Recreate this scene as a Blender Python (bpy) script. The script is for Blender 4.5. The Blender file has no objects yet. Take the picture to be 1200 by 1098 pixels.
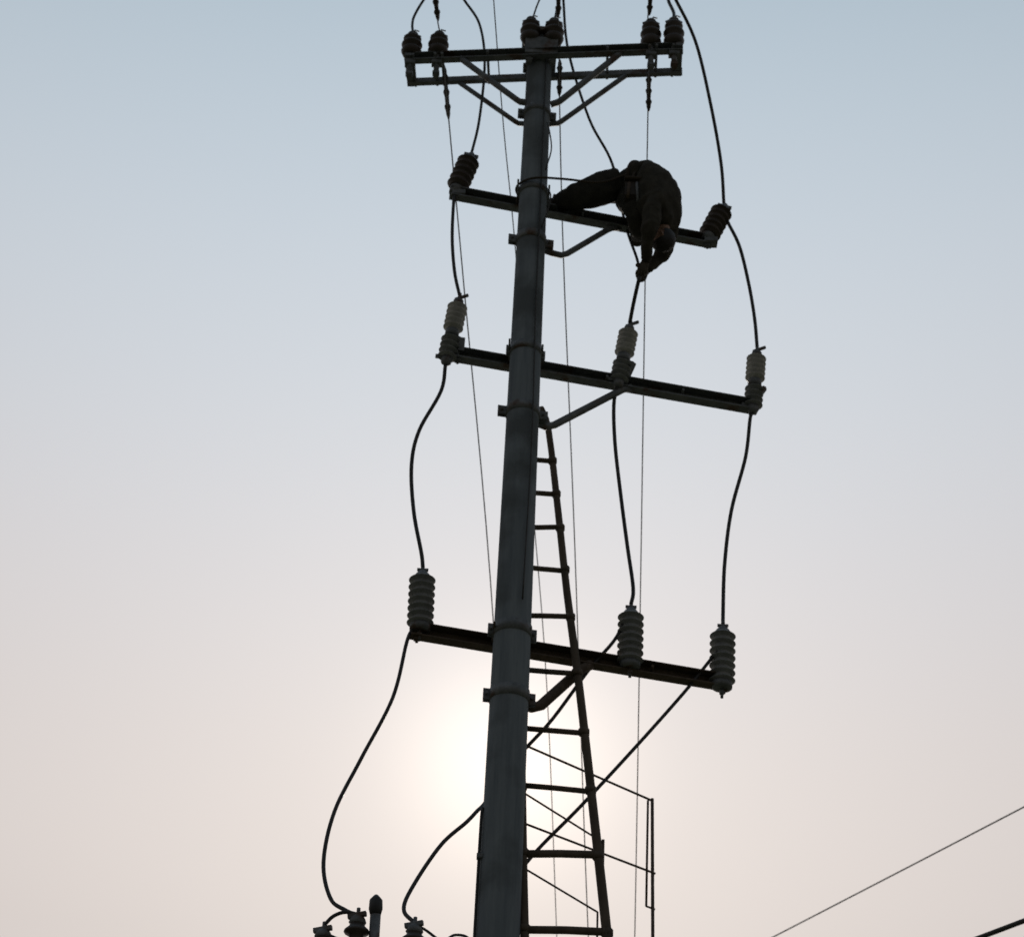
import bpy, math, random
from mathutils import Vector as V, Matrix
random.seed(4)
scene=bpy.context.scene
def s2l(c): 
    c/=255.0
    return c/12.92 if c<=0.04045 else ((c+0.055)/1.055)**2.4
def col(r,g,b): return (s2l(r),s2l(g),s2l(b),1)

# ------------------------------------------------------------ materials
def mat(name,c1,c2,scale=8,rough=0.7,metal=0.0,stretch=(1,1,1),bump=0.15,c3=None,spec=0.4,thr=0.62):
    m=bpy.data.materials.new(name);m.use_nodes=True
    nt=m.node_tree;n=nt.nodes;l=nt.links
    b=n['Principled BSDF'];b.inputs['Roughness'].default_value=rough;b.inputs['Metallic'].default_value=metal
    b.inputs['Specular IOR Level'].default_value=spec
    tc=n.new('ShaderNodeTexCoord');mp=n.new('ShaderNodeMapping');mp.inputs['Scale'].default_value=stretch
    l.new(tc.outputs['Object'],mp.inputs['Vector'])
    nz=n.new('ShaderNodeTexNoise');nz.inputs['Scale'].default_value=scale;nz.inputs['Detail'].default_value=6;nz.inputs['Roughness'].default_value=0.65
    l.new(mp.outputs['Vector'],nz.inputs['Vector'])
    r=n.new('ShaderNodeValToRGB');r.color_ramp.elements[0].position=0.32;r.color_ramp.elements[1].position=0.68
    r.color_ramp.elements[0].color=(*c1,1);r.color_ramp.elements[1].color=(*c2,1)
    l.new(nz.outputs['Fac'],r.inputs['Fac']);out=r.outputs['Color']
    if c3:
        n2=n.new('ShaderNodeTexNoise');n2.inputs['Scale'].default_value=scale*0.45;n2.inputs['Detail'].default_value=8
        l.new(tc.outputs['Object'],n2.inputs['Vector'])
        r2=n.new('ShaderNodeValToRGB');r2.color_ramp.elements[0].position=thr-0.1;r2.color_ramp.elements[1].position=thr
        l.new(n2.outputs['Fac'],r2.inputs['Fac'])
        mx=n.new('ShaderNodeMix');mx.data_type='RGBA'
        l.new(r2.outputs['Color'],mx.inputs[0]);l.new(out,mx.inputs[6]);mx.inputs[7].default_value=(*c3,1)
        out=mx.outputs[2]
    l.new(out,b.inputs['Base Color'])
    bp=n.new('ShaderNodeBump');bp.inputs['Strength'].default_value=bump;bp.inputs['Distance'].default_value=0.01
    l.new(nz.outputs['Fac'],bp.inputs['Height']);l.new(bp.outputs['Normal'],b.inputs['Normal'])
    return m
M_conc=mat('weathered_concrete',(.14,.165,.19),(.22,.25,.275),3.2,.95,stretch=(5,5,.35),bump=.3,c3=(.11,.125,.135),thr=.6,spec=.15)
M_steel=mat('galvanised_steel',(.09,.10,.105),(.19,.20,.21),14,.65,.2,bump=.2,c3=(.09,.06,.045),thr=.66)
M_rust=mat('rusty_steel',(.06,.045,.035),(.13,.095,.07),18,.85,.1,bump=.3)
M_porc=mat('brown_porcelain',(.03,.024,.02),(.06,.045,.038),10,.45,bump=.03)
M_grey=mat('grey_silicone',(.15,.16,.165),(.25,.26,.265),12,.6,bump=.04)
M_pale=mat('pale_porcelain',(.36,.36,.355),(.52,.515,.505),12,.4,bump=.03)
M_cable=mat('black_cable_sheath',(.02,.021,.022),(.045,.045,.045),20,.6,bump=.05)
M_wire=mat('aluminium_conductor',(.16,.16,.165),(.26,.26,.265),30,.5,.4,bump=.1)
M_wood=mat('weathered_ladder_wood',(.06,.048,.035),(.13,.10,.075),12,.85,stretch=(1,1,.3),bump=.3)
M_tank=mat('transformer_paint',(.10,.115,.12),(.15,.17,.175),6,.5,.1,bump=.05,c3=(.07,.04,.025),thr=.68)
M_jacket=mat('jacket_cloth',(.032,.030,.025),(.065,.060,.048),14,.95,bump=.5,spec=.1)
M_trous=mat('trouser_cloth',(.026,.026,.024),(.05,.048,.042),16,.95,bump=.5,spec=.1)
M_boot=mat('boot_leather',(.02,.016,.013),(.04,.032,.026),20,.7)
M_skin=mat('skin',(.22,.13,.09),(.30,.18,.125),20,.6,bump=.05)
M_hair=mat('hair',(.008,.007,.006),(.02,.017,.014),60,.6,bump=.4,stretch=(1,1,3))
M_glove=mat('work_glove',(.05,.043,.033),(.09,.078,.06),30,.9)
M_strap=mat('harness_webbing',(.03,.024,.018),(.06,.045,.03),60,.9)
M_eye=mat('eye_white',(.5,.5,.48),(.6,.6,.58),5,.3,bump=0)

# ------------------------------------------------------------ mesh builder
def smooth_path(pts,n=8):
    P=[V(p) for p in pts]
    if len(P)<3: return P
    out=[];Q=[P[0]*2-P[1]]+P+[P[-1]*2-P[-2]]
    for i in range(1,len(Q)-2):
        a,b,c,d=Q[i-1],Q[i],Q[i+1],Q[i+2]
        for k in range(n):
            t=k/n
            out.append(.5*((2*b)+(c-a)*t+(2*a-5*b+4*c-d)*t*t+(3*b-a-3*c+d)*t**3))
    out.append(P[-1]);return out
class MB:
    def __init__(s): s.v=[];s.f=[];s.m=[];s.mats=[];s.sm=[]
    def mi(s,m):
        if m not in s.mats: s.mats.append(m)
        return s.mats.index(m)
    def ring_tube(s,rings,m,smooth=True,cap=True):
        k=len(rings[0]);b=len(s.v);i=s.mi(m)
        for r in rings: s.v+= [tuple(p) for p in r]
        for j in range(len(rings)-1):
            for q in range(k):
                a=b+j*k+q;c=b+j*k+(q+1)%k
                s.f.append((a,c,c+k,a+k));s.m.append(i);s.sm.append(smooth)
        if cap:
            s.f.append(tuple(range(b+k-1,b-1,-1)));s.m.append(i);s.sm.append(False)
            e=b+(len(rings)-1)*k
            s.f.append(tuple(range(e,e+k)));s.m.append(i);s.sm.append(False)
    def tube(s,pts,r,m,seg=8,flat=1.0,ref=None):
        P=[V(p) for p in pts];n=len(P)
        R=r if isinstance(r,(list,tuple)) else [r]*n
        if len(R)!=n: R=[R[0]+(R[-1]-R[0])*i/(n-1) for i in range(n)]
        rings=[];u=None
        for i in range(n):
            t=(P[min(i+1,n-1)]-P[max(i-1,0)]).normalized()
            if u is None:
                w=V(ref) if ref else (V((0,0,1)) if abs(t.z)<.9 else V((0,1,0)))
                u=(w-t*w.dot(t)).normalized()
            else: u=(u-t*u.dot(t)).normalized()
            x=t.cross(u)
            rings.append([P[i]+(u*math.cos(a)*R[i]*flat+x*math.sin(a)*R[i]) for a in [2*math.pi*q/seg for q in range(seg)]])
        s.ring_tube(rings,m)
    def cable(s,pts,r,m,seg=7,n=8): s.tube(smooth_path(pts,n),r,m,seg)
    def lathe(s,p0,p1,prof,m,seg=16):
        p0=V(p0);p1=V(p1);d=p1-p0;t=d.normalized()
        w=V((0,1,0)) if abs(t.y)<.9 else V((1,0,0));u=(w-t*w.dot(t)).normalized();x=t.cross(u)
        rings=[[p0+d*f+(u*math.cos(a)+x*math.sin(a))*r for a in [2*math.pi*q/seg for q in range(seg)]] for f,r in prof]
        s.ring_tube(rings,m)
    def box(s,c,size,m,X=(1,0,0),Z=(0,0,1),bev=.12):
        X=V(X).normalized();Z=V(Z);Z=(Z-X*Z.dot(X)).normalized();Y=Z.cross(X);c=V(c)
        h=[q/2 for q in size];bv=min(h)*bev*2
        a,b=h[1],h[2]
        sec=[(-a,-b+bv),(-a+bv,-b),(a-bv,-b),(a,-b+bv),(a,b-bv),(a-bv,b),(-a+bv,b),(-a,b-bv)]
        s.ring_tube([[c+X*sx*h[0]+Y*p+Z*q for p,q in sec] for sx in (-1,1)],m,False)
    def beam(s,p0,p1,w,h,m,up=(0,0,1)):
        p0=V(p0);p1=V(p1);s.box((p0+p1)/2,((p1-p0).length,w,h),m,p1-p0,up)
    def channel(s,p0,p1,w,h,t,m,side=1):
        p0=V(p0);p1=V(p1);X=(p1-p0).normalized();Z=V((0,0,1));Y=Z.cross(X)*side
        a,b=w/2,h/2
        sec=[(-a,-b),(a,-b),(a,-b+t),(-a+t,-b+t),(-a+t,b-t),(a,b-t),(a,b),(-a,b)]
        s.ring_tube([[p+Y*x+Z*z for x,z in sec] for p in (p0,p1)],m,False)
    def obj(s,name,parent=None):
        me=bpy.data.meshes.new(name);me.from_pydata(s.v,[],s.f)
        for m in s.mats: me.materials.append(m)
        me.polygons.foreach_set('material_index',s.m);me.polygons.foreach_set('use_smooth',s.sm)
        me.update()
        import bmesh
        bm=bmesh.new();bm.from_mesh(me);bmesh.ops.recalc_face_normals(bm,faces=bm.faces);bm.to_mesh(me);bm.free()
        o=bpy.data.objects.new(name,me);scene.collection.objects.link(o)
        if parent: o.parent=parent
        return o
def sheds(n,rc,rs,f0=0.,f1=1.,alt=1.0):
    pr=[(f0,rc)]
    for i in range(n):
        a=f0+(f1-f0)*i/n;d=(f1-f0)/n;r=rs*(alt if i%2 else 1)
        pr+=[(a+d*.28,rc),(a+d*.40,r*.95),(a+d*.48,r),(a+d*.55,r*.95),(a+d*.76,rc*1.08)]
    pr.append((f1,rc));return pr

# ------------------------------------------------------------ utility pole
PX,PY=0.06,12.0
prad=lambda z:.140-.0043*(z-6.38)
g=MB()
zs=[-.3+i*.6 for i in range(25)]+[14.52]
zs=[z for z in zs if z<=14.52]
g.lathe((PX,PY,-.3),(PX,PY,14.52),[((z+.3)/14.82,prad(z)) for z in zs]+[(1.0,.06)],M_conc,40)
def clamp(g,z,h=.07,lug=.06,ang=0.0,m=M_steel):
    r=prad(z)+.008
    g.lathe((PX,PY,z-h/2),(PX,PY,z+h/2),[(0,prad(z)-.01),(0.02,r),(0.98,r),(1,prad(z)-.01)],m,32)
    for sgn in (-1,1):
        d=V((math.cos(ang),math.sin(ang),0))*sgn
        c=V((PX,PY,z))+d*(r+lug/2-.004)
        g.box(c,(lug,.016,h),m,d);g.box(c+V((0,.035,0)),(lug,.012,h),m,d)
        g.tube([c+V((0,-.03,0)),c+V((0,.07,0))],.011,m,6)
for z,lg,a in [(13.66,.05,.1),(12.24,.065,.15),(12.76,.02,.2),(11.10,.03,.2),(10.52,.065,.15),(8.61,.04,.2),(8.10,.045,.15),(14.24,.03,-.1)]:
    clamp(g,z,.075 if z>9 else .085,lg,a)
g.box((PX+.01,11.86,14.33),(.28,.05,.20),M_steel);g.box((PX+.01,12.14,14.33),(.26,.05,.16),M_steel)
g.box((PX+.01,12.0,14.555),(.34,.30,.05),M_steel)
g.cable([(-.080,11.965,7.25),(-.086,11.96,7.1),(-.088,11.96,6.3),(-.095,11.95,4),(-.112,11.95,0)],.010,M_cable)
g.cable([(.115,11.885,14.2),(.12,11.885,12.9),(.12,11.88,11.5),(.135,11.87,10.2),(.12,11.865,8.8)],.006,M_cable)
# loose tie wires and tails at the pole
g.cable([(.15,11.87,12.9),(.19,11.84,13.1),(.17,11.84,13.3),(.145,11.88,13.45)],.006,M_cable)
g.cable([(.14,11.89,12.75),(.20,11.86,12.62),(.18,11.88,12.45),(.14,11.9,12.3)],.006,M_cable)
for z in (6.9,6.3): g.box((-.082,11.955,z),(.04,.05,.03),M_steel)
g.obj('utility_pole')

# ------------------------------------------------------------ crossarms
g=MB()
nL,nR=V((-1.10,11.99,14.24)),V((1.27,11.71,14.24));fL,fR=V((-1.08,12.27,14.24)),V((1.29,11.98,14.24))
g.channel(nL,nR,.065,.085,.008,M_steel,-1);g.channel(fL,fR,.045,.055,.008,M_steel,1)
for f in (.012,.985):
    a=nL.lerp(nR,f);b=fL.lerp(fR,f);g.beam(a-V((0,.05,0)),b+V((0,.04,0)),.06,.03,M_steel)
for f in (.03,.11,.135,.30,.73,.88,.905,.965):
    a=nL.lerp(nR,f);b=fL.lerp(fR,f);g.tube([a-V((0,.05,0)),b+V((0,.05,0))],.013,M_steel,6)
for P in ([(-.62,11.93,14.21),(-.12,11.88,13.70),(-.09,11.88,13.675),(-.04,11.87,13.66)],[(.75,11.77,14.21),(.25,11.87,13.70),(.22,11.87,13.675),(.17,11.88,13.66)]):
    g.tube(P,.029,M_steel,6)
for P in ([(-.62,12.22,14.21),(-.12,12.13,13.69),(-.09,12.13,13.67),(-.04,12.12,13.66)],[(.81,12.03,14.21),(.27,12.12,13.71),(.24,12.12,13.685),(.16,12.12,13.67)]):
    g.tube(P,.024,M_steel,6)
g.obj('crossarm')
def arm(a,b,w,h,brace,cl,m=M_steel,bm=None,br=.026):
    g=MB();a=V(a);b=V(b)
    g.channel(a,b,w,h,.009,m,-1)
    X=(b-a).normalized()
    t=(PX-a.x)/(b.x-a.x);c=a.lerp(b,t)
    g.beam(c-X*.12+V((0,-.045,0)),c+X*.12+V((0,-.045,0)),.02,h*1.25,m)
    for s in (-.13,.13):
        g.tube([c+X*s+V((0,-.3,0)),c+X*s+V((0,.08,0))],.009,m,6)
    for f in (.02,.98): 
        e=a.lerp(b,f);g.tube([e+V((0,0,-h*.9)),e+V((0,0,h*.9))],.012,m,6)
        g.box(e+V((0,0,-h*.62)),(.045,.045,.018),m)
    for f in (.25,.5,.75):
        e=a.lerp(b,f);g.tube([e+V((0,-w*.7,0)),e+V((0,w*.7,0))],.011,m,6)
    g.tube([cl]+brace,br,bm or m,8)
    return g.obj('crossarm')
arm((-.62,12.04,12.76),(1.58,12.48,12.76),.082,.095,[(.24,12.12,12.225),(.31,12.14,12.225),(.36,12.16,12.265),(.68,12.30,12.66),(.73,12.31,12.70),(.80,12.33,12.725)],(.17,12.1,12.235))
arm((-.51,12.06,11.10),(1.92,12.55,11.10),.088,.098,[(.24,12.12,10.49),(.30,12.14,10.52),(.83,12.32,11.03),(.90,12.34,11.07)],(.15,12.08,10.50),br=.030)
arm((-.65,12.04,8.61),(1.65,12.57,8.61),.092,.102,[(.22,12.12,8.09),(.28,12.14,8.12),(.56,12.30,8.51),(.63,12.33,8.57)],(.15,12.08,8.09),M_rust,M_rust,br=.038)

# ------------------------------------------------------------ insulators
def pin_ins(x,y,z0,z1,r=.078,dx=0):
    g=MB();a=(x,y,z0);b=(x+dx,y,z1)
    g.tube([(x,y,z0-.26),(x,y,z0+.03)],.024,M_steel,8)
    g.box((x,y,z0-.09),(.09,.07,.06),M_steel);g.box((x,y,z0-.22),(.06,.05,.03),M_steel)
    g.lathe(a,b,[(0,.045),(.05,.075),(.12,r*.93),(.18,r*1.02),(.23,r*.95),(.27,.058),(.33,.062),(.40,r*.97),(.45,r*1.04),(.50,r*.96),(.54,.056),(.60,.06),(.66,r*.86),(.71,r*.90),(.75,r*.8),(.79,.042),(.86,.05),(.93,.045),(1,.018)],M_porc,18)
    g.tube([(x-.07,y,z1-.05),(x,y-.04,z1-.045),(x+.07,y,z1-.05)],.011,M_wire,6)
    g.tube([(x-.03,y-.03,z1-.08),(x+.02,y-.05,z1-.02),(x+.05,y-.02,z1-.0)],.007,M_wire,6)
    g.obj('pin_insulator')
for x,y,z1 in [(-1.05,11.99,14.56),(-.82,11.97,14.56),(1.00,11.75,14.61),(1.195,11.73,14.62)]: pin_ins(x,y,14.275,z1,.088)
for x in (-.03,.17): pin_ins(x,11.88,14.40,14.70,.088)
def post_ins(top,bot):
    g=MB();top=V(top);bot=V(bot);d=(top-bot).normalized()
    g.lathe(bot-d*.04,bot+d*.05,[(0,.05),(.8,.06),(1,.04)],M_steel,14)
    g.lathe(bot+d*.03,top-d*.04,sheds(5,.068,.096),M_porc,18)
    g.lathe(top-d*.05,top+d*.04,[(0,.05),(.3,.05),(.7,.035),(1,.018)],M_steel,12)
    g.box(top+d*.01,(.12,.03,.03),M_steel,(1,0,-.3))
    g.beam(bot+V((-.03,0,-.05)),bot+V((.08,0,-.045)),.1,.05,M_steel);g.obj('post_insulator')
post_ins((-.475,12.07,13.20),(-.575,12.06,12.80));post_ins((1.69,12.5,13.17),(1.54,12.47,12.79))
def disc(top,bot,fixed):
    g=MB();T=V(top);B=V(bot);d=(T-B);P=lambda f:B+d*f
    g.tube([P(.88),P(1.04)],.014,M_steel,8)
    g.lathe(P(.86),P(.95),[(0,.03),(.2,.045),(.8,.04),(1,.02)],M_steel,10)
    g.lathe(P(.50),P(.87),sheds(5,.030,.080),M_pale,18)
    g.lathe(P(.40),P(.50),[(0,.04),(.1,.055),(.9,.055),(1,.04)],M_steel,12)
    g.lathe(P(.08),P(.40),sheds(4,.034,.076),M_grey,18)
    g.lathe(P(0),P(.1),[(0,.018),(.3,.04),(1,.045)],M_steel,12)
    x=V((1,0,0))
    g.beam(P(.45)-x*.02,P(.45)+V((.09,.02,-.05)),.03,.03,M_steel)
    g.beam(P(.45)+V((.08,0,-.04)),V(fixed),.05,.03,M_steel)
    g.beam(P(.95)-x*.03,P(.95)+V((.07,0,.05)),.025,.02,M_steel)
    g.beam(P(.12)-x*.09,P(.10)+x*.03,.025,.03,M_steel)
    g.obj('surge_arrester')
disc((-.48,12.03,11.65),(-.55,12.03,10.96),(-.44,12.05,11.12));disc((.885,12.28,11.67),(.79,12.28,11.02),(.85,12.33,11.12));disc((1.93,12.52,11.67),(1.875,12.52,11.02),(1.88,12.54,11.12))
def term(top,bot):
    g=MB();T=V(top);B=V(bot);d=T-B;P=lambda f:B+d*f
    g.tube([P(0),P(.2)],.011,M_steel,8);g.box(P(.07),(.035,.035,.02),M_steel)
    g.lathe(P(.12),P(.2),[(0,.05),(.15,.075),(1,.075)],M_steel,14)
    g.lathe(P(.18),P(.87),sheds(7,.062,.096),M_grey,22)
    g.lathe(P(.86),P(.95),[(0,.06),(.3,.055),(.8,.035),(1,.02)],M_steel,14)
    g.tube([P(.93),P(1.02)],.012,M_steel,8);g.beam(P(.97)-V((.04,0,0)),P(.97)+V((.04,0,0)),.02,.02,M_steel)
    g.obj('line_post_insulator')
term((-.60,12.03,9.12),(-.585,12.03,8.53));term((.915,12.36,9.10),(.91,12.36,8.50));term((1.605,12.54,9.09),(1.585,12.54,8.47))

# ------------------------------------------------------------ cables
def cab(name,pts,r,m=M_cable,seg=7,n=8):
    g=MB();g.cable(pts,r,m,seg,n);g.obj(name)
J='jumper_cable'
cab(J,[(-1.05,11.99,14.55),(-1.07,12.05,14.72),(-1.063,12.1,14.90),(-.995,12.1,15.11),(-.865,12.1,15.42),(-.72,12.1,15.34),(-.64,12.1,15.14),(-.485,12.1,14.83),(-.415,12.1,14.34),(-.427,12.1,13.66),(-.475,12.07,13.20)],.012)
cab(J,[(1.195,11.73,14.6),(1.20,11.80,14.78),(1.16,11.85,14.99),(1.19,11.86,15.10),(1.232,11.9,15.05),(1.419,12.05,14.69),(1.561,12.25,14.16),(1.66,12.4,13.6),(1.69,12.5,13.20)],.015)
cab(J,[(.17,11.88,14.66),(.185,11.95,14.85),(.205,12,15.09),(.225,12,15.2),(.243,12.0,15.1),(.305,12.05,14.50),(.509,12.2,13.84),(.72,12.3,13.42),(.84,12.36,12.8),(.93,12.22,12.3),(.945,12.05,11.98)],.012)
cab(J,[(-.03,11.88,14.66),(-.02,12,14.82),(.02,12.0,15.02),(.09,12.0,15.25),(.18,12,15.28),(.21,12,15.12)],.008)
cab(J,[(1.69,12.5,13.17),(1.71,12.5,13.03),(1.81,12.5,12.74),(1.88,12.51,12.33),(1.92,12.53,11.98),(1.93,12.52,11.68)],.015)
cab(J,[(-.575,12.04,12.82),(-.585,12.02,12.66),(-.575,12.03,12.26),(-.535,12.03,11.90),(-.48,12.03,11.65)],.014)
cab(J,[(-.55,12.03,10.96),(-.57,12.05,10.72),(-.71,12.05,10.34),(-.745,12.05,10.02),(-.70,12.05,9.61),(-.62,12.04,9.25),(-.60,12.03,9.12)],.015)
cab(J,[(.945,12.05,11.98),(.93,12.02,11.90),(.905,12.15,11.80),(.88,12.28,11.67)],.016)
cab(J,[(.79,12.28,11.04),(.765,12.31,10.87),(.78,12.34,10.52),(.83,12.36,10.06),(.885,12.38,9.62),(.93,12.37,9.25),(.915,12.36,9.10)],.015)
cab(J,[(1.875,12.52,11.03),(1.855,12.53,10.97),(1.81,12.54,10.60),(1.69,12.55,10.10),(1.63,12.56,9.62),(1.61,12.56,9.2),(1.605,12.54,9.08)],.015)
P_='transformer_feed_cable'
cab(P_,[(-.63,12.02,8.62),(-.67,12.02,8.50),(-.73,11.95,8.02),(-.90,11.87,7.51),(-1.03,11.77,7.08),(-1.06,11.68,6.69),(-.99,11.6,6.42),(-.88,11.52,6.31),(-.79,11.5,6.27)],.0135)
cab(P_,[(.87,12.33,8.96),(.80,12.36,8.80),(.62,12.35,8.54),(.38,12.3,8.12),(.22,12.25,7.88),(.05,12.22,7.65),(-.06,12.14,7.38),(-.115,12.0,7.24),(-.18,11.88,7.10),(-.33,11.8,6.90),(-.48,11.70,6.58),(-.53,11.6,6.37),(-.45,11.5,6.24)],.0135)
cab(P_,[(1.56,12.50,8.83),(1.50,12.52,8.76),(1.30,12.49,8.46),(.93,12.43,7.95),(.58,12.36,7.48),(.26,12.3,7.07),(.05,12.24,6.7),(-.1,12.1,6.2),(-.4,11.7,6.0),(-.98,11.5,6.14)],.013)

def line(pts,strs,r=.0062):
    g=MB();g.cable(pts,r,M_wire,6,6)
    for a,b in strs: g.lathe(a,b,[(0,.006)]+sheds(3,.018,.028,.1,.9)+[(1,.006)],M_porc,12)
    g.obj('overhead_conductor')
line([(-3.5,-22,14.4),(-1.5,3,14.35),(-.95,9.5,14.42),(-.847,11.5,14.44),(-.797,12.0,14.47),(-.71,12.3,13.95),(-.515,13.53,13.07),(-.15,15.86,11.42),(.24,19,9.17),(.9,25,5.6),(1.5,31,2.4)],[((-.865,11.3,14.43),(-.825,11.74,14.45)),((-.765,12.1,14.30),(-.70,12.36,13.9))])
line([(-1,-22,14.5),(-.1,3,14.5),(.15,9.5,14.55),(.19,11.5,14.56),(.225,11.95,14.45),(.24,12.1,14.12),(.36,13.30,13.22),(.62,15.52,11.63),(1.01,19,9.11),(1.7,25,5.6),(2.4,31,2.4)],[((.185,11.3,14.56),(.20,11.7,14.53)),((.235,12.0,14.33),(.245,12.16,14.05))])
line([(2.3,-22,14.6),(1.35,3,14.6),(1.0,9.5,14.6),(.965,11.5,14.6),(1.0,11.9,14.3),(1.007,12.1,13.97),(1.10,13.5,12.99),(1.25,15.7,11.41),(1.47,19,9.12),(1.85,25,5.6),(2.2,31,2.4)],[((.965,11.3,14.6),(.975,11.62,14.52)),((1.0,11.95,14.2),(1.015,12.14,13.9))])
line([(-3.9,-22,17.0),(-1.4,3,16.4),(-.55,9.8,15.1),(-.36,11.5,14.52),(-.226,12.6,14.08),(-.052,13.75,13.5),(.184,15.73,12.51),(.464,17.85,11.45),(.767,21,9.88),(1.3,27,7.2),(1.9,33,4.2)],[],.0055)
def sagline(name,a,b,k0,k1,r,sag):
    a=V(a);b=V(b);pts=[]
    for i in range(25):
        t=i/24;p=a+(b-a)*(k0+(k1-k0)*t);p.z+=-sag*4*t*(1-t)+sag*.35;pts.append(p)
    g=MB();g.tube(pts,r,M_cable,6);g.obj(name)
sagline('street_power_line',(6.36,20.6,12),(3.38,26,12),-3,6,.010,.25)
sagline('street_power_line',(4.45,14.78,8.03),(3.76,15.76,8.03),-9,16,.023,.16)

# ------------------------------------------------------------ ladder
g=MB()
RT,LT=V((.27,12.35,10.62)),V((.0,12.35,10.60))
RB=RT+(V((.78,12.0,6.23))-RT)*(10.62/4.39);LB=LT+(V((.24,12.0,6.21))-LT)*(10.6/4.39)
def wob(a,b,n=14,k=.006): return [a.lerp(b,i/n)+V((random.uniform(-k,k),random.uniform(-k,k),0)) for i in range(n+1)]
g.tube(smooth_path([V((.2,12.2,10.72))]+wob(RT,RB),3),[.024]+[.028,.044],M_wood,9)
g.tube(smooth_path(wob(LT,LB),3),[.024,.038],M_wood,9)
zr=[10.32,10.0,9.68,9.30,8.88,8.41,7.93,7.48,6.99,6.45,5.95,5.45,4.95,4.45,3.95,3.45,2.95,2.45,1.95,1.45,.95,.45]
for i,z in enumerate(zr):
    tr=(RT.z-z)/(RT.z-RB.z);tl=(LT.z-z)/(LT.z-LB.z)
    a=LT.lerp(LB,tl);b=RT.lerp(RB,tr);e=(b-a).normalized()*.03
    w=.036 if z>7.2 else .050
    dz=V((0,0,random.uniform(-.014,.014)))
    g.tube([a-e-dz,a.lerp(b,.5)+V((0,0,random.uniform(-.006,.006))),b+e+dz],w*.55,M_wood,8)
    for q in (a,b): g.tube([q+V((0,0,-.022)),q+V((0,0,.022))],.034+.005*(i>4),M_wood,8)
g.obj('wooden_ladder')

# ------------------------------------------------------------ light steel frame right of the ladder
g=MB()
def rod(a,b,r=.0075): g.tube([(a[0],a[2] if len(a)>2 else 12.7,a[1]),(b[0],b[2] if len(b)>2 else 12.7,b[1])],r,M_rust,6)
rod((.10,7.835,12.12),(1.10,7.715),.009);rod((1.07,7.715),(1.06,6.93),.009);rod((1.10,7.73),(1.135,0),.013)
rod((1.06,6.93),(1.12,6.91));rod((.10,7.50,12.12),(.76,7.38));rod((.76,7.40),(.76,7.18),.012)
rod((.10,7.26,12.12),(1.12,7.17),.009);rod((.10,6.97,12.12),(.73,6.87));rod((.73,6.87),(.745,0),.008)
rod((1.12,6.0),(.1,6.0,12.12),.010)
g.obj('steel_pipe_frame')

# ------------------------------------------------------------ transformer on its platform
root=bpy.data.objects.new('distribution_transformer',None);scene.collection.objects.link(root)
g=MB();g.box((-.72,11.5,5.15),(.85,.46,.9),M_tank,bev=.05)
g.box((-.72,11.5,5.62),(.92,.52,.04),M_tank,bev=.2)
for i in range(9):
    for sy in (-1,1): g.box((-1.06+i*.085,11.5+sy*.29,5.13),(.02,.12,.66),M_tank,bev=.2)
g.lathe((-1.22,11.5,5.45),(-1.22,11.5,5.75),[(0,.02),(.05,.09),(.95,.09),(1,.02)],M_tank,16)
g.beam((-1.2,11.5,5.45),(-1.05,11.5,5.45),.04,.04,M_tank)
g.obj('tank',root)
g=MB()
for x,zt in ((-1.0,6.16),(-.80,6.26),(-.45,6.22)):
    g.lathe((x,11.5,5.63),(x,11.5,zt-.03),sheds(5,.045,.080),M_porc,16)
    g.lathe((x,11.5,zt-.05),(x,11.5,zt+.03),[(0,.04),(.2,.055),(.55,.045),(.8,.03),(1,.015)],M_steel,12)
    g.tube([(x,11.5,zt-.02),(x,11.5,zt+.06)],.012,M_steel,8)
    g.beam((x-.06,11.5,zt+.0),(x+.05,11.47,zt+.015),.03,.03,M_steel)
g.cable([(-1.0,11.5,6.2),(-.95,11.5,6.26),(-.88,11.5,6.29),(-.80,11.5,6.28)],.012,M_cable)
g.cable([(-.45,11.5,6.24),(-.38,11.5,6.20),(-.28,11.5,6.14),(-.2,11.55,6.20),(-.12,11.7,6.24),(-.07,11.85,6.2)],.009,M_cable)
g.obj('bushings',root)
g=MB();g.tube([(-.68,11.5,5.6),(-.695,11.5,6.30)],.033,M_steel,12)
g.lathe((-.695,11.5,6.28),(-.70,11.5,6.41),[(0,.033),(.3,.043),(.75,.04),(1,.012)],M_cable,12);g.obj('fuse_tube',root)
g=MB()
for y in (11.2,11.8): g.channel((-1.5,y,4.62),(.3,y,4.62),.06,.14,.01,M_steel)
for x in (-1.3,-.95,-.5,-.15): g.beam((x,11.1,4.71),(x,11.9,4.71),.06,.03,M_steel)
g.tube([(-1.4,11.5,-.3),(-1.4,11.5,4.54)],[.15,.12],M_conc,20)
g.beam((-.05,11.86,4.55),(.15,11.86,4.55),.06,.08,M_steel)
g.obj('platform',root)

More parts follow.
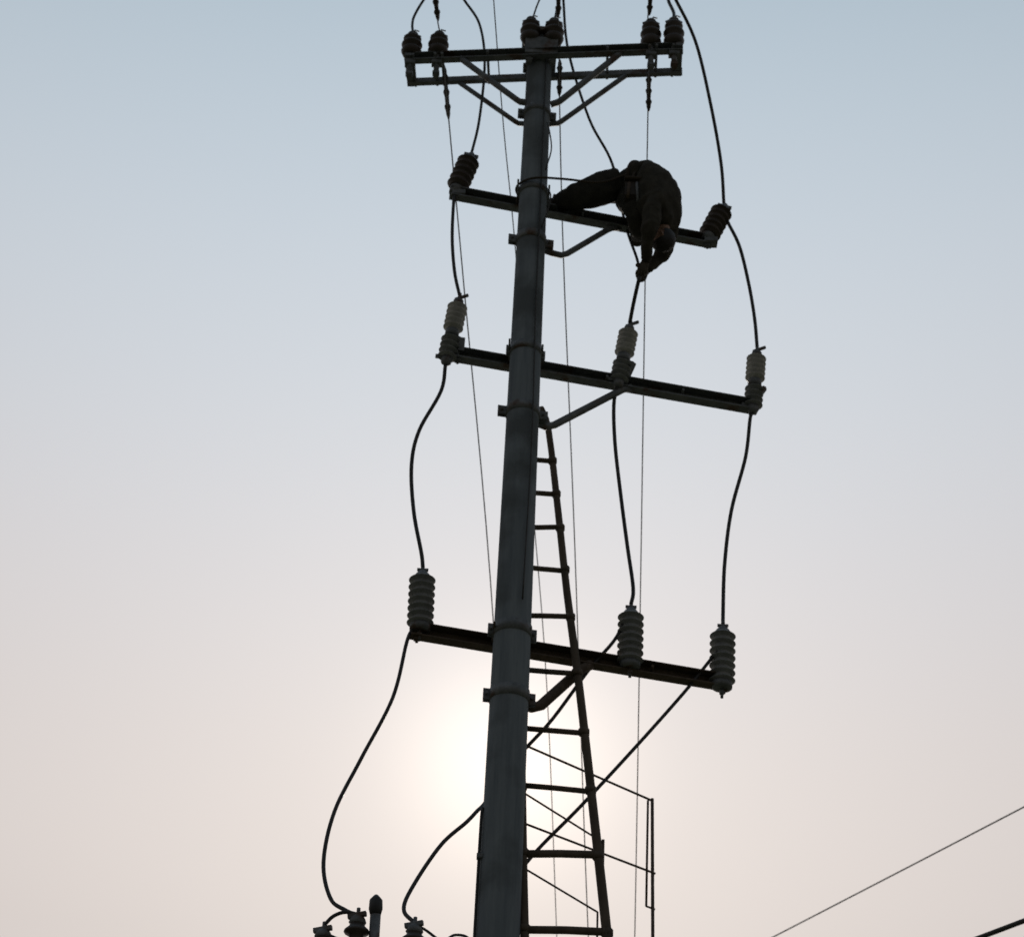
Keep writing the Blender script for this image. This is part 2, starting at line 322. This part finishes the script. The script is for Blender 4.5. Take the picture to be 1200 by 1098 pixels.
# ------------------------------------------------------------ lineman
lm=bpy.data.objects.new('lineman',None);scene.collection.objects.link(lm)
import bmesh
from mathutils import noise
def skin(name,verts,edges,mats,choose,parent):
    me=bpy.data.meshes.new(name);me.from_pydata([v[:3] for v in verts],edges,[])
    o=bpy.data.objects.new(name,me);scene.collection.objects.link(o)
    md=o.modifiers.new('s','SKIN');md.use_smooth_shade=True
    for i,v in enumerate(verts):
        me.skin_vertices[0].data[i].radius=(v[3],v[3]);me.skin_vertices[0].data[i].use_root=(i==0)
    sb=o.modifiers.new('b','SUBSURF');sb.levels=3;sb.render_levels=3
    dg=bpy.context.evaluated_depsgraph_get();new=bpy.data.meshes.new_from_object(o.evaluated_get(dg))
    o.modifiers.clear();o.data=new
    new.materials.clear()
    for m in mats:new.materials.append(m)
    for v in new.vertices:
        n=noise.noise(v.co*8)+.5*noise.noise(v.co*20)
        v.co+=v.normal*n*.020
    for p in new.polygons:
        p.use_smooth=True
        k=min(range(len(verts)),key=lambda i:(V(verts[i][:3])-p.center).length-.3*verts[i][3])
        p.material_index=choose[k]
    o.parent=parent;return o
B=[ # x,y,z,r,mat(0 jacket,1 trousers)
(.86,12.20,13.08,.195,1),    #0 pelvis
(.99,12.12,13.06,.20,0),   #1 waist/back
(1.08,12.03,12.90,.215,0),  #2 ribs
(1.09,12.0,12.68,.20,0),  #3 chest
(1.11,11.99,12.52,.12,0),  #4 upper chest
(1.13,11.99,12.43,.06,0),  #5 neck
(.77,12.12,13.03,.16,1),    #6 hip A
(.63,12.10,12.95,.15,1),    #7 thigh A
(.49,12.12,12.88,.13,1),  #8 knee A
(.36,12.17,12.865,.105,1),   #9 calf A
(.24,12.21,12.86,.075,1),   #10 ankle A
(.86,12.20,12.97,.15,1),    #11 hip B
(.90,12.08,12.78,.15,1),     #12 thigh B
(.935,12.02,12.60,.115,1),   #13 knee B
(.95,12.18,12.60,.09,1),   #14 calf B
(.95,12.42,12.72,.06,1),   #15 ankle B
(1.03,11.86,12.58,.09,0),  #16 shoulder A
(1.01,11.84,12.42,.08,0),   #17
(1.00,11.83,12.27,.065,0),  #18 elbow A
(.985,11.92,12.16,.055,0),   #19
(.975,12.00,12.07,.038,0),    #20 wrist A
(1.19,12.12,12.56,.085,0),  #21 shoulder B
(1.16,12.15,12.40,.075,0),
(1.11,12.16,12.26,.062,0),  #23 elbow B
(1.04,12.13,12.16,.052,0),
(.995,12.10,12.07,.036,0)]   #25
E=[(0,1),(1,2),(2,3),(3,4),(4,5),(0,6),(6,7),(7,8),(8,9),(9,10),(0,11),(11,12),(12,13),(13,14),(14,15),(4,16),(16,17),(17,18),(18,19),(19,20),(4,21),(21,22),(22,23),(23,24),(24,25)]
skin('body',[b[:4] for b in B],E,[M_jacket,M_trous],[b[4] for b in B],lm)
def boot(ank,toe,heel,name,up=(0,0,1)):
    g=MB();a=V(ank);t=V(toe);h=V(heel);u=V(up)
    g.tube(smooth_path([a+(a-h)*.5,a,(a+h)*.5],4),.062,M_boot,12)
    g.tube(smooth_path([h,(h*2+t)/3,(h+t*2)/3,t],4),[.045,.052,.054,.05,.05,.05,.05,.05,.052,.052,.05,.042,.022],M_boot,12,flat=.8,ref=up)
    d=(t-h);g.beam(h-d*.02-u*.042,t-u*.040,.095,.022,M_cable,up)
    g.obj(name,lm)
boot((.25,12.21,12.87),(.10,12.23,12.862),(.31,12.22,12.865),'boot_left')
boot((.95,12.43,12.73),(.93,12.47,12.88),(.95,12.44,12.66),'boot_right',(0,1,0))
g=MB()
def loop(c,n,r,t,m,rx=1):
    c=V(c);n=V(n).normalized();u=n.orthogonal().normalized();w=n.cross(u)
    g.tube([c+(u*math.cos(a)+w*math.sin(a))*r for a in [2*math.pi*i/28 for i in range(29)]],t,m,6)
loop((.93,12.16,13.07),(.13,-.08,-.03),.185,.018,M_strap)
g.box((.87,11.97,12.80),(.13,.09,.19),M_boot,bev=.3);g.box((.87,11.95,12.90),(.14,.11,.03),M_strap,bev=.3)
g.cable([(.87,11.98,12.9),(.88,11.99,13.0),(.90,12.02,13.08)],.014,M_strap)
g.tube([(.90,11.92,12.86),(.91,11.91,12.64)],.012,M_steel,6);g.tube([(.84,11.93,12.86),(.83,11.92,12.70)],.016,M_rust,6)
g.cable([(.82,11.98,13.0),(.6,11.94,12.86),(.3,11.86,12.80),(.06,11.855,12.79),(-.07,11.95,12.79),(-.06,12.08,12.80),(.06,12.145,12.80),(.3,12.20,12.86),(.6,12.27,12.95),(.84,12.36,13.03)],.010,M_strap)
g.obj('harness',lm)
def hand(wrist,grip,side,name):
    g=MB();w=V(wrist);gr=V(grip);d=(gr-w).normalized()
    s=V(side);s=(s-d*s.dot(d)).normalized();n=d.cross(s)
    if n.dot(V((-1,0,0)))<0: n=-n
    pe=w+d*.085
    g.tube([w-d*.02,w+d*.02,w+d*.06,pe+d*.005],[.030,.038,.045,.042],M_glove,12,flat=.5,ref=n)
    for i,L in enumerate((.036,.041,.038,.030)):
        b=pe+s*(.030-.020*i)-n*.002
        p=[b-d*.02,b,b+d*L*.8+n*.006,b+d*L*.95+n*(.006+L*.75),b+d*L*.35+n*(.012+L*1.15)]
        g.tube(smooth_path(p,4),[.0105,.0105,.0105,.0102]+[.0098]*9+[.0092,.0088,.0082,.006],M_glove,8)
    b=w+d*.028+s*.034
    g.tube(smooth_path([b-s*.012,b+s*.012+n*.012,b+s*.012+n*.036+d*.02,b-s*.004+n*.050+d*.040],4),[.013]*5+[.012]*5+[.010,.009,.006],M_glove,8)
    g.obj(name,lm)
hand((.975,12.00,12.07),(.945,12.04,11.96),(0,-.3,1),'hand_left')
hand((.995,12.10,12.07),(.955,12.05,11.93),(0,-.5,1),'hand_right')
def head(c,up,face):
    c=V(c);Z=V(up).normalized();F=V(face);F=(F-Z*F.dot(Z)).normalized();X=F.cross(Z)
    bm=bmesh.new();bmesh.ops.create_uvsphere(bm,u_segments=40,v_segments=28,radius=1)
    for v in bm.verts:
        x,y,z=v.co
        wz=1-.22*max(0,-z)**1.5
        v.co.x=x*.076*wz;v.co.y=y*.094*(1-.08*max(0,-z));v.co.z=z*.112
        if y<0:
            if abs(x)<.16 and -.32<z<.12: v.co.y-=.020*(1-abs(x)/.16)*(1-(z+.32)/.44*.65)
            for sx in (-1,1):
                dd=(x-sx*.36)**2+(z-.08)**2
                if dd<.04: v.co.y+=.009*(1-dd/.04)
            if abs(x)<.3 and abs(z+.52)<.06: v.co.y-=.005
            if z<-.75: v.co.y-=.012
    me=bpy.data.meshes.new('head');bm.to_mesh(me);bm.free()
    M=Matrix(((X.x,-F.x,Z.x,c.x),(X.y,-F.y,Z.y,c.y),(X.z,-F.z,Z.z,c.z),(0,0,0,1)))
    me.transform(M);me.materials.append(M_skin)
    for p in me.polygons:p.use_smooth=True
    o=bpy.data.objects.new('head',me);scene.collection.objects.link(o);o.parent=lm
    bm=bmesh.new();bmesh.ops.create_uvsphere(bm,u_segments=40,v_segments=28,radius=1)
    dl=[v for v in bm.verts if (v.co.z< .30 and v.co.y<-.1) or v.co.z<-.45 or (v.co.y<.25 and v.co.z<-.0)]
    bmesh.ops.delete(bm,geom=dl,context='VERTS')
    for v in bm.verts:
        k=1.07+.05*noise.noise(v.co*6);v.co=V((v.co.x*.079*k,v.co.y*.097*k,v.co.z*.113*k))
    me=bpy.data.meshes.new('hair');bm.to_mesh(me);bm.free();me.transform(M);me.materials.append(M_hair)
    for p in me.polygons:p.use_smooth=True
    o=bpy.data.objects.new('hair',me);scene.collection.objects.link(o);o.parent=lm
    g=MB();T=lambda x,y,z:c+X*x+F*y+Z*z
    for s in (-1,1):
        g.tube([T(s*.027,.074,.009),T(s*.027,.088,.009)],[.011,.006],M_eye,10)
        g.tube([T(s*.027,.086,.009),T(s*.027,.0905,.009)],[.005,.003],M_hair,8)
        g.tube([T(s*.012,.088,.027),T(s*.030,.087,.031),T(s*.045,.078,.026)],.004,M_hair,6)
        g.tube(smooth_path([T(s*.072,.0,-.025),T(s*.084,-.006,.0),T(s*.084,-.008,.025),T(s*.073,.004,.03)],3),.009,M_skin,8)
    g.tube([T(-.024,.076,-.058),T(0,.088,-.056),T(.024,.076,-.058)],.004,M_strap,6)
    g.tube([T(0,-.02,-.07),T(0,-.03,-.15)],[.052,.056],M_skin,14)
    g.obj('face_features',lm)
head((1.12,11.985,12.31),(.20,-.12,-1),(-1,.25,-.35))

# ------------------------------------------------------------ ground
g=MB();N=40;S=1500
for i in range(N+1):
    for j in range(N+1):
        a=(i/N*2-1);b=(j/N*2-1);x=S*a*abs(a)**1.5;y=S*b*abs(b)**1.5
        g.v.append((x,y,0.02*math.sin(x*.3)*math.cos(y*.27)))
for i in range(N):
    for j in range(N):
        a=i*(N+1)+j;g.f.append((a,a+N+1,a+N+2,a+1));g.m.append(0);g.sm.append(True)
g.mats=[mat('dry_earth_and_grass',(.08,.075,.055),(.15,.135,.10),.8,.95,c3=(.05,.07,.035),thr=.55)]
g.obj('ground')

# ------------------------------------------------------------ sky and sun
SE,SA=math.radians(26.6),math.radians(.4)
sd=V((math.sin(SA)*math.cos(SE),math.cos(SA)*math.cos(SE),math.sin(SE)))
w=bpy.data.worlds.new('World');scene.world=w;w.use_nodes=True
nt=w.node_tree;n=nt.nodes;l=nt.links;n.clear()
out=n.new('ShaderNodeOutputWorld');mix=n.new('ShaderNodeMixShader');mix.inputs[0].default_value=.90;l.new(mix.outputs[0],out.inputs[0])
sky=n.new('ShaderNodeTexSky');sky.sky_type='NISHITA';sky.sun_disc=False;sky.sun_elevation=SE;sky.sun_rotation=SA
sky.air_density=1.0;sky.dust_density=1.0;sky.ozone_density=1.5
b1=n.new('ShaderNodeBackground');b1.inputs[1].default_value=.05;l.new(sky.outputs[0],b1.inputs[0]);l.new(b1.outputs[0],mix.inputs[1])
tc=n.new('ShaderNodeTexCoord');nrm=n.new('ShaderNodeVectorMath');nrm.operation='NORMALIZE';l.new(tc.outputs['Generated'],nrm.inputs[0])
sep=n.new('ShaderNodeSeparateXYZ');l.new(nrm.outputs[0],sep.inputs[0])
def math_(op,a,b=None):
    m=n.new('ShaderNodeMath');m.operation=op
    for i,x in enumerate((a,b)):
        if x is None: continue
        if isinstance(x,bpy.types.NodeSocket): l.new(x,m.inputs[i])
        else: m.inputs[i].default_value=x
    return m.outputs[0]
ramp=n.new('ShaderNodeValToRGB');l.new(sep.outputs[2],ramp.inputs[0])
cr=ramp.color_ramp;cr.interpolation='B_SPLINE'
K=[(0.0,(200,190,184)),(.36,(228,218,212)),(.45,(228,220,216)),(.53,(224,222,224)),(.60,(219,224,230)),(.68,(211,222,232)),(.77,(192,211,224)),(1.0,(150,178,202))]
while len(cr.elements)<len(K): cr.elements.new(.5)
for e,(p,c) in zip(cr.elements,K): e.position=p;e.color=col(*c)
dot=n.new('ShaderNodeVectorMath');dot.operation='DOT_PRODUCT';l.new(nrm.outputs[0],dot.inputs[0]);dot.inputs[1].default_value=sd
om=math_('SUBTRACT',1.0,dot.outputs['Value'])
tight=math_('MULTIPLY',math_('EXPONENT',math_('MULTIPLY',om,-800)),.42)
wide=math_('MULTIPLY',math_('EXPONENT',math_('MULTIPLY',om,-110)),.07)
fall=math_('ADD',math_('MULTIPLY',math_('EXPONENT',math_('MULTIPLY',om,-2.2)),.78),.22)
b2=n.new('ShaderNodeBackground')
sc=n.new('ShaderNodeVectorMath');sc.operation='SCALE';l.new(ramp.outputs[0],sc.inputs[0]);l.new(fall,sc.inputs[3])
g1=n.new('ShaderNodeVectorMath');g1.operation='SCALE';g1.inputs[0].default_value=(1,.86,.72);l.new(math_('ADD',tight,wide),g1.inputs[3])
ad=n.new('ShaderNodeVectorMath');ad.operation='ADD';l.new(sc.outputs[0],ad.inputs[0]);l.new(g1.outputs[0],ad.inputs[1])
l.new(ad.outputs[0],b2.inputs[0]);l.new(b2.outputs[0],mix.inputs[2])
L=bpy.data.lights.new('sun','SUN');L.energy=2.0;L.angle=math.radians(1.5);L.color=(1,.9,.78)
so=bpy.data.objects.new('sun',L);scene.collection.objects.link(so);so.rotation_euler=sd.to_track_quat('Z','Y').to_euler();so.location=(0,0,30)

# ------------------------------------------------------------ camera
r=math.radians(2.9);p=math.radians(35)
R=V((1,0,0));F=V((0,math.cos(p),math.sin(p)));U=V((0,-math.sin(p),math.cos(p)))
Rp=R*math.cos(r)+U*math.sin(r);Up=-R*math.sin(r)+U*math.cos(r)
cd=bpy.data.cameras.new('camera');cam=bpy.data.objects.new('camera',cd);scene.collection.objects.link(cam)
cam.matrix_world=Matrix(((Rp.x,Up.x,-F.x,0),(Rp.y,Up.y,-F.y,0),(Rp.z,Up.z,-F.z,1.6),(0,0,0,1)))
cd.sensor_fit='HORIZONTAL';cd.sensor_width=36;cd.lens=69.72;cd.clip_start=.1;cd.clip_end=5000
cd.dof.use_dof=True;cd.dof.focus_distance=9.5;cd.dof.aperture_fstop=5.0
scene.camera=cam
scene.view_settings.view_transform='Standard';scene.view_settings.look='None';scene.view_settings.exposure=0
